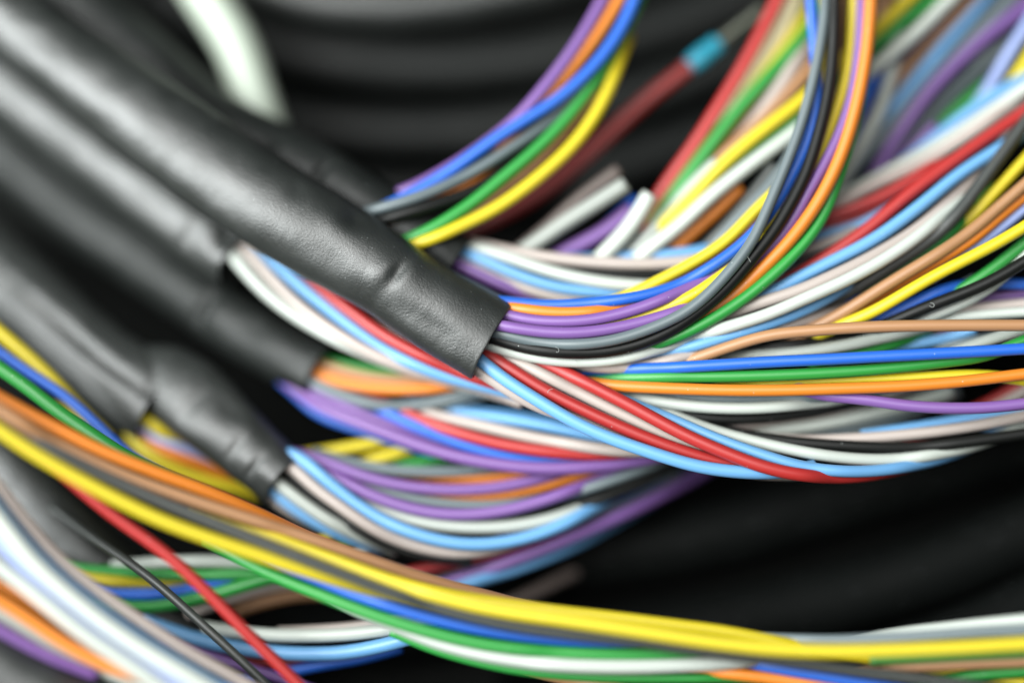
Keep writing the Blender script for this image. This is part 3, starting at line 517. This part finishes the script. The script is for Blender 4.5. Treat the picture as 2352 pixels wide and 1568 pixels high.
# --- wires behind the red one at lower left
w('W', '260 1300 150, 340 1293 140, 400 1289 134, 500 1288 128, 570 1292 126, 660 1310 130, 780 1345 145', 'white wire behind the slanting red one', r=16.5)
w('G', '100 1290 170, 187 1307 155, 267 1312 146, 367 1318 138, 467 1320 130, 567 1317 124, 630 1322 122, 720 1350 120', 'green wire just under the white one behind the red wire', r=15)
w('Y', '120 1310 165, 207 1328 150, 283 1336 144, 350 1338 142, 417 1334 144, 500 1318 160, 600 1295 190', 'short yellow wire behind the red one at lower left', r=15.5)
w('U', '150 1335 170, 250 1359 150, 333 1365 140, 417 1357 132, 483 1345 128, 533 1335 130, 620 1312 150', 'dark blue wire behind the red one at lower left', r=15.5)
w('G', '200 1390 170, 300 1393 150, 383 1387 138, 467 1371 124, 533 1351 114, 590 1334 108, 650 1318 112, 720 1295 140', 'lower green wire behind the red one', r=17)
w('P', '430 1410 170, 520 1375 155, 590 1352 150, 660 1338 155, 740 1335 170', 'dim pinkish wire right of the slanting red one', r=15)
w('T', '540 1400 250, 600 1380 240, 660 1366 235, 720 1360 238, 820 1362 250', 'dark brown wire in the shade right of the slanting red one', r=16)
w('W', '470 1440 135, 520 1447 115, 600 1456 98, 700 1459 84, 784 1457 74, 851 1450 64, 917 1440 50, 1000 1420 20', 'white wire at the bottom behind the slanting red one', r=17)
w('P', '640 1450 130, 720 1446 112, 800 1440 96, 880 1428 80, 960 1410 55', 'pale pink wire along the top of the bottom white one', r=13)
w('S', '330 1425 150, 410 1453 130, 500 1479 112, 583 1493 100, 667 1500 90, 784 1499 78, 850 1488 66, 910 1474 52, 980 1452 20', 'sky blue wire under the bottom white one', r=18)
w('V', '370 1470 150, 450 1496 135, 533 1522 125, 617 1548 120, 680 1570 118', 'purple wire at the bottom behind the thin black one', r=14)
w('U', '600 1555 130, 667 1540 122, 740 1524 118, 830 1510 118, 920 1485 125', 'dark blue wire under the bottom sky blue one', r=15)
w('R', '500 1510 155, 590 1519 145, 680 1520 140, 780 1505 145', 'dark red wire in shade under the bottom sky blue one', r=13)
# --- left edge wires
w('Y', '0 765 185, 50 808 185, 100 853 185, 130 884 180, 180 938 170, 250 1005 150', 'blurred yellow wire at the left edge on the shiny jacket', r=20)
w('U', '0 808 160, 67 855 155, 133 897 145, 175 930 130, 230 982 105, 300 1045 80, 380 1090 80', 'dark blue wire at the left edge between yellow and green', r=13)
w('G', '0 845 90, 67 892 80, 133 945 60, 183 979 40, 233 1013 10, 300 1056 -30, 400 1100 -50, 480 1132 -40', 'green wire at the left edge above the orange one', r=18)
# --- very near wires, lower left corner
w('P', '0 1120 -160, 50 1186 -162, 133 1281 -165, 233 1362 -168, 333 1432 -168, 433 1497 -164, 540 1556 -158, 600 1590 -155', 'pinkish grey wire on the right of the corner bunch', r=15)
w('S', '0 1168 -180, 60 1245 -180, 133 1320 -182, 233 1402 -184, 333 1473 -184, 433 1534 -180, 500 1572 -178', 'sky blue wire in the corner bunch', r=16)
w('W', '0 1195 -220, 67 1280 -220, 133 1344 -222, 233 1425 -224, 333 1494 -224, 433 1552 -222, 480 1580 -220', 'broad white wire in the corner bunch', r=20)
w('L', '0 1238 -210, 67 1318 -210, 150 1395 -212, 233 1461 -212, 333 1528 -210, 400 1566 -208', 'pale lavender wire below the broad white one in the corner', r=19)
w('W', '0 1262 -190, 67 1336 -190, 150 1412 -192, 240 1484 -192, 330 1545 -190, 370 1570 -190', 'greenish white wire in the middle of the corner bunch', r=17)
w('W', '0 1302 -225, 67 1354 -225, 133 1408 -225, 200 1461 -225, 267 1506 -222, 340 1556 -220', 'pinkish white wire above the orange one in the corner', r=18)
w('O', '0 1342 -180, 67 1380 -180, 140 1432 -180, 230 1500 -180', 'orange wire peeking out under the pinkish white one in the corner', r=12)
w('O', '0 1378 -200, 67 1421 -200, 133 1467 -200, 200 1506 -198, 267 1536 -194, 330 1556 -190, 400 1575 -185', 'orange wire in the corner bunch', r=16)
w('W', '0 1408 -170, 67 1448 -170, 133 1490 -170, 200 1526 -168, 280 1556 -165', 'pale grey wire below the corner orange one', r=16)
w('V', '0 1445 -185, 50 1473 -185, 100 1500 -185, 150 1522 -182, 220 1550 -178', 'purple wire lowest in the corner bunch', r=13)
# --- dim wires right of the jacket E bunch
w('V', '940 1375 190, 1034 1336 175, 1117 1308 168, 1217 1271 168, 1317 1231 180, 1417 1187 210, 1517 1137 258, 1600 1090 310, 1680 1040 360, 1760 985 410', 'long dim purple wire rising beneath the lower white one', r=16.5)
w('S', '960 1385 175, 1067 1342 165, 1151 1317 170, 1234 1287 190, 1317 1252 230, 1400 1206 285, 1500 1145 345, 1600 1080 400', 'blue wire along the underside of the long dim purple one', r=16)
w('A', '960 1360 205, 1084 1308 190, 1184 1270 188, 1317 1214 200, 1450 1150 240, 1560 1090 290', 'dim grey wire above the long dim purple one', r=15)
w('R', '860 1340 215, 980 1305 195, 1084 1283 185, 1184 1255 182, 1280 1215 190', 'dark red wire in shade under the lower sky blue arc', r=15)
w('U', '1150 1240 190, 1250 1205 190, 1351 1163 205, 1434 1130 230, 1520 1085 270', 'dark blue wire above the dim grey one', r=15)
w('P', '1060 1425 250, 1194 1374 262, 1250 1348 285, 1300 1323 325, 1350 1298 380, 1410 1268 450', 'dim pinkish wire end in the dark area below centre', r=16, mat='shaded_brown')
w('Y', '690 1045 250, 760 1035 235, 830 1022 225, 900 1010 225, 970 985 240', 'dim yellow wire in the gap above the lower purple wires', r=14)
w('Y', '780 1080 235, 867 1052 222, 930 1035 220, 1000 1010 235', 'second dim yellow wire in the gap above the lower purple wires', r=15)
w('G', '860 1085 235, 967 1060 225, 1040 1048 228, 1120 1030 240', 'dim green wire in the gap above the lower purple wires', r=14)
w('T', '1117 1100 230, 1234 1092 225, 1340 1070 232', 'dim brown wire behind the lower orange one', r=12)
w('G', '740 1280 170, 790 1248 165, 830 1235 170, 880 1215 190', 'dim green wire end under the lower white one', r=14)
w('W', '800 1290 165, 850 1255 160, 890 1235 165', 'dim pale wire end beside the dim green end below centre', r=14)
w('Y', '690 1262 150, 740 1240 150, 790 1215 160', 'dim yellow wire end above the tan front wire', r=13)
# ------------------------------------------------------------------ settle the wires
# The traced wires lie on one another; push them apart along the line of sight until
# none runs through another or through a jacket.
ROLL = {'M': 0.42, 'E': 0.3, 'D': 0.2}       # squashed jackets lie turned a little about their length
STEP = 13.0
for q in W:
    q['r'] *= 0.94
    q['path'] = resample(q['pts'], STEP)
def parse5(s):
    return np.array([[float(x) for x in t.split()] for t in s.split(',')])
JP = {}
for key, lab, s, dents in JACKETS:
    P = parse5(s)
    R = resample(P[:, :3], 4.5, smooth=3, extend=False)
    sp = np.concatenate([[0], np.cumsum(np.linalg.norm(np.diff(P[:, :3], axis=0), axis=1))])
    sr = np.concatenate([[0], np.cumsum(np.linalg.norm(np.diff(R, axis=0), axis=1))]) ; sr *= sp[-1] / sr[-1]
    hw = np.interp(sr, sp, P[:, 3]); hd = np.interp(sr, sp, P[:, 4])
    JP[key] = (R, hw, hd, dents, lab)

pts = np.vstack([q['path'] for q in W])
wid = np.concatenate([[i] * len(q['path']) for i, q in enumerate(W)])
rad = np.concatenate([[q['r']] * len(q['path']) for q in W])
own = [q['cable'] for q in W]
start = np.concatenate([[0], np.cumsum([len(q['path']) for q in W])])
n_all = len(pts)
cell = 40.0
grid = {}
for i, (x, y) in enumerate(pts[:, :2]):
    grid.setdefault((int(x // cell), int(y // cell)), []).append(i)
I, J = [], []
for (cx, cy), a in grid.items():
    b_ = [k for dx in (-1, 0, 1) for dy in (-1, 0, 1) for k in grid.get((cx + dx, cy + dy), ())]
    a = np.array(a); b_ = np.array(b_)
    d2 = np.hypot(pts[a, None, 0] - pts[None, b_, 0], pts[a, None, 1] - pts[None, b_, 1])
    ok = (d2 < rad[a][:, None] + rad[b_][None]) & (wid[a][:, None] < wid[b_][None])
    ii, jj = np.nonzero(ok); I.append(a[ii]); J.append(b_[jj])
I = np.concatenate(I); J = np.concatenate(J)
dxy = np.hypot(*(pts[I, :2] - pts[J, :2]).T)
need = np.sqrt(np.maximum((rad[I] + rad[J]) ** 2 - dxy ** 2, 0))
sgn = np.sign(pts[I, 2] - pts[J, 2] + 1e-6)
# wires inside their own jacket stay within its wall
INS = np.zeros(n_all, bool); LO = np.full(n_all, -1e9); HI = np.full(n_all, 1e9)
for i, q in enumerate(W):
    if not q['cable']: continue
    R, hw, hd, _, _ = JP[q['cable']]
    for k in range(start[i], start[i + 1]):
        dd = np.hypot(R[:, 0] - pts[k, 0], R[:, 1] - pts[k, 1]); t = int(dd.argmin())
        if t < len(R) - 1 and dd[t] < hw[t]:
            # depth of the squashed, turned cross-section at this place
            tx, ty = (R[min(t + 1, len(R) - 1)] - R[max(t - 1, 0)])[:2]
            off = np.array([ty, -tx]) / math.hypot(tx, ty) @ (pts[k, :2] - R[t, :2])
            s_end = 4.5 * (len(R) - 1 - t)
            ph = ROLL.get(q['cable'], 0.0) * min(1.0, 0.35 + math.exp(-s_end / 500.0)); c_, s__ = math.cos(ph), math.sin(ph)
            a_, b2_ = hw[t] - 9 - q['r'], hd[t] - 9 - q['r']
            off = max(-a_ * 0.9, min(a_ * 0.9, off))
            qa = (s__ / a_) ** 2 + (c_ / b2_) ** 2; qb = 2 * off * s__ * c_ * (1 / a_ ** 2 - 1 / b2_ ** 2)
            qc = off ** 2 * ((c_ / a_) ** 2 + (s__ / b2_) ** 2) - 1
            dis = math.sqrt(max(qb * qb - 4 * qa * qc, 0.0))
            INS[k] = True; LO[k] = R[t, 2] + (-qb - dis) / (2 * qa); HI[k] = R[t, 2] + (-qb + dis) / (2 * qa)
keep = ~(INS[I] | INS[J]); I, J, need, sgn = I[keep], J[keep], need[keep], sgn[keep]
# wire against jacket
KI, KZ, KN, KS = [], [], [], []
for key, (R, hw, hd, dents, lab) in JP.items():
    for t in range(0, len(R), 2):
        d2 = np.hypot(pts[:, 0] - R[t, 0], pts[:, 1] - R[t, 1])
        k = np.nonzero(d2 < hw[t] + rad)[0]
        k = k[[own[wid[x]] != key for x in k]]
        if len(k) == 0: continue
        f = np.clip(d2[k] / (hw[t] + rad[k]), 0, 1)
        KI.append(k); KZ.append(np.full(len(k), R[t, 2])); KN.append((hd[t] + rad[k]) * np.sqrt(1 - f * f))
        KS.append(np.sign(pts[k, 2] - R[t, 2] + 1e-6))
KI = np.concatenate(KI); KZ = np.concatenate(KZ); KN = np.concatenate(KN); KS = np.concatenate(KS)
d = pts[:, 2].copy(); d0 = d.copy(); n = len(d)
first = np.zeros(n, bool); first[start[:-1]] = True
last = np.zeros(n, bool); last[start[1:] - 1] = True
inner = ~(first | last)
for it in range(220):
    gap = need - sgn * (d[I] - d[J])
    m_ = gap > 0
    push = np.where(m_, gap, 0) * 0.5
    acc = np.bincount(I, sgn * push, n) - np.bincount(J, sgn * push, n)
    cnt = np.bincount(I, m_, n) + np.bincount(J, m_, n)
    g2 = KN - KS * (d[KI] - KZ); m2 = g2 > 0
    acc += np.bincount(KI, KS * np.where(m2, g2, 0), n); cnt += np.bincount(KI, m2, n)
    d += 0.9 * acc / np.maximum(cnt, 1)
    d += (d0 - d) * 0.006
    d = np.clip(d, d0 - 110, d0 + 110)
    d = np.clip(d, LO, HI)
    for _ in range(6):
        s = d.copy(); ix = np.nonzero(inner)[0]
        s[ix] = 0.5 * d[ix] + 0.25 * (d[ix - 1] + d[ix + 1]); d = s
for i, q in enumerate(W):
    q['path'][:, 2] = d[start[i]:start[i + 1]]

# ------------------------------------------------------------------ table
S_ = 1.2
table = obj('table_top', [(-S_, -S_, 0), (S_, -S_, 0), (S_, S_, 0), (-S_, S_, 0)], [(0, 1, 2, 3)], M_TABLE)
tag(table, kind='structure')

# ------------------------------------------------------------------ jackets with their wires
def jacket(key, wall=6.0, seg=72, mat=M_JACKET):
    R, hw, hd, dents, lab = JP[key]
    P = [at(*p) for p in R]
    T, A, B = frames(P)
    n_ = len(P)
    slen = np.concatenate([[0], np.cumsum([(P[i + 1] - P[i]).length / U for i in range(n_ - 1)])])
    tot = slen[-1]
    seed = sum(map(ord, key)) * 3.7
    V, F = [], []
    def ring(i, inset, shift=0.0):
        s = tot - slen[i]
        roll = ROLL.get(key, 0.0) * min(1.0, 0.35 + math.exp(-s / 500.0)); cr_, sr_ = math.cos(roll), math.sin(roll)
        for k in range(seg):
            a = 2 * math.pi * k / seg
            ca, sa = math.cos(a), math.sin(a)
            # A is sideways in the picture, B points along the view; sa < 0 faces the camera
            x, y = ca * hw[i], sa * hd[i]
            x, y = x * cr_ - y * sr_, x * sr_ + y * cr_
            rr = 0.0
            th = a + math.pi / 2                       # 0 = facing the camera
            th = math.atan2(math.sin(th), math.cos(th))
            for (s0, t0, amp, ls, lt) in dents:
                dt = math.atan2(math.sin(th - t0), math.cos(th - t0))
                rr -= amp * math.exp(-((s - s0) / ls) ** 2 - (dt / lt) ** 2)
            # long soft folds and small lumps
            rr += 5.0 * noise.noise((s * 0.0045 + seed, math.cos(a) * 0.9, math.sin(a) * 0.9))
            rr += 1.8 * noise.noise((s * 0.016 + seed, math.cos(a) * 1.7, math.sin(a) * 1.7))
            rr += 0.35 * noise.noise((s * 0.06 + seed, math.cos(a) * 4, math.sin(a) * 4))
            endw = math.exp(-s / 60.0)
            rr += endw * 2.5 * noise.noise((seed, math.cos(a) * 1.6, math.sin(a) * 1.6))
            f = 1 + (rr - inset) / max(hw[i], 1)
            slip = shift + endw * 3.0 * noise.noise((seed + 9, math.cos(a) * 1.5, math.sin(a) * 1.5)) - endw * 6 * max(0, -sa)
            V.append(P[i] + (A[i] * (x * f) + B[i] * (y * f) + T[i] * slip) * U)
    nr = 0
    for i in range(n_): ring(i, 0); nr += 1
    ring(n_ - 1, 0.8, 1.2); nr += 1                    # rounded cut edge
    ring(n_ - 1, wall * 0.5, 1.8); nr += 1
    ring(n_ - 1, wall - 0.8, 1.2); nr += 1
    back = [i for i in range(n_ - 1, max(n_ - 60, 0), -2)]
    for i in back: ring(i, wall); nr += 1
    for j in range(nr - 1):
        for k in range(seg):
            F.append((j*seg+k, j*seg+(k+1) % seg, (j+1)*seg+(k+1) % seg, (j+1)*seg+k))
    # plug deep inside so that one cannot see through, and the hidden far end
    e = (nr - 1) * seg; F.append(tuple(range(e, e + seg))); F.append(tuple(range(seg - 1, -1, -1)))
    return V, F, P[-1]

EMPT = {}
for key, lab, s, dents in JACKETS:
    V, F, mouth = jacket(key)
    root = bpy.data.objects.new('multicore_cable' if key not in 'FQ' else 'sheathed_cable', None)
    root.empty_display_size = 0.01
    sc.collection.objects.link(root)
    root.location = mouth
    tag(root, lab, 'cable', 'black jacketed cables')
    if key in 'FQ':
        bpy.data.objects.remove(root)
        o = obj('jacketed_cable', V, F, M_JACKET, origin=V[0])
        tag(o, lab, 'cable', 'black jacketed cables')
    else:
        obj('jacket', V, F, M_JACKET_SHADED if key in 'SC' else M_JACKET, root, V[0])
        EMPT[key] = root

for ci, (lab, s, r) in enumerate(COILS):
    R = resample(parse(s), 20.0, smooth=4, extend=False)
    P = [at(*p) for p in R]
    V, F = tube(P, r * U, 40)
    tag(obj('thick_cable', V, F, M_JACKET if ci == 0 else M_COIL if ci < 4 else M_COIL_SHADED, origin=V[0]), lab, 'cable', 'thick black cables in the background')  # top cable wears the paler jacket as more lit, low ones the shade-darkened copy

# ------------------------------------------------------------------ wires
EXTRA = {'cutgrey': wire_mat('grey_white_insulation', (0.27, 0.29, 0.265)), 'shaded_brown': wire_mat('dusky_brown_insulation', (0.12, 0.095, 0.085)), 'cream': wire_mat('cream_insulation', (0.66, 0.58, 0.36))}  # the brown is a guess, darkened for the shade on two wire ends
for q in W:
    P = [at(*p) for p in q['path']]
    near = min(abs(q['path'][:, 2])) < 60
    V, F = tube(P, q['r'] * U, 20 if near else 14)
    mat = EXTRA[q['mat']] if q['mat'] else WM[q['col']]
    cname = COL[q['col']][0]
    if q['cable']:
        o = obj('wire', V, F, mat, EMPT[q['cable']], V[0])
        o['label'] = cname + ' insulated wire'
    else:
        o = obj('insulated_wire', V, F, mat, origin=V[0])
        tag(o, q['label'], 'wire', 'loose coloured wires')

# ------------------------------------------------------------------ ferrule wire
def path(s, step=10.0, sm=2): return [at(*p) for p in resample(parse(s), step, smooth=sm, extend=False)]
ins = path('1010 560 400, 1084 525 385, 1151 493 370, 1217 457 362, 1284 410 356, 1351 352 352, 1417 292 350, 1501 217 352, 1560 172 356, 1592 145 360')
root = bpy.data.objects.new('ferrule_wire', None); sc.collection.objects.link(root); root.location = ins[0]
tag(root, 'dark red wire tipped with a cyan ferrule and bare metal pin', 'wire')
V, F = tube(ins, 19 * U, 18); obj('insulation', V, F, wire_mat('dark_red_insulation', (0.22, 0.022, 0.02)), root, ins[0])
fer = path('1586 150 359, 1604 136 361, 1625 119 363, 1650 100 366', 4, 1)
m_ = len(fer)
rads = [(22.5 + 3 * math.sin(math.pi * min(i / (m_ - 1) * 1.3, 1))) * U for i in range(m_)]
V, F = tube(fer, rads, 24); obj('ferrule_collar', V, F, M_CYAN, root, fer[0])
pin = path('1640 107 365, 1690 68 372, 1752 22 382', 6, 1)
V, F = tube(pin, 15 * U, 18); obj('ferrule_pin', V, F, M_PIN, root, pin[0])

# milky tube end at the top left
tp = path('400 -130 500, 440 -60 500, 480 4 498, 512 52 496, 540 100 492, 560 150 488, 576 200 482, 594 255 478, 612 310 476', 8)
V, F = tube(tp, 56 * U, 36)
tag(obj('plastic_tube', V, F, M_TUBE, origin=V[0]), 'milky white plastic tube hanging down behind the jackets at top left', 'tube')

# lint caught on the wires in focus
M_LINT = wire_mat('lint', (0.3, 0.32, 0.31))
LINT = [('tiny curled lint fibre on the sharp black wire near the jacket mouth', [(1276, 797), (1281, 799), (1284, 804), (1281, 809), (1277, 808)], -10),
        ('tiny dark lint fibre on the thin white wire below the black one', [(1321, 826), (1325, 829), (1326, 833)], 14),
        ('tiny curved lint fibre on the lower red wire', [(1258, 902), (1259, 897), (1264, 894), (1270, 893)], -2),
        ('tiny lint fibre on the upright black wire', [(1717, 590), (1721, 596), (1724, 602)], -8),
        ('tiny ring of lint on the black wire at right', [(2137, 695), (2144, 697), (2146, 702), (2141, 706), (2135, 702)], -12)]
for lab, p2, dd in LINT:
    P = [at(*p) for p in resample([(x, y, dd) for x, y in p2], 1.2, smooth=1, extend=False)]
    V, F = tube(P, 0.5 * U, 6)
    tag(obj('lint_fibre', V, F, M_LINT, origin=V[0]), lab, 'lint', 'lint on the wires')
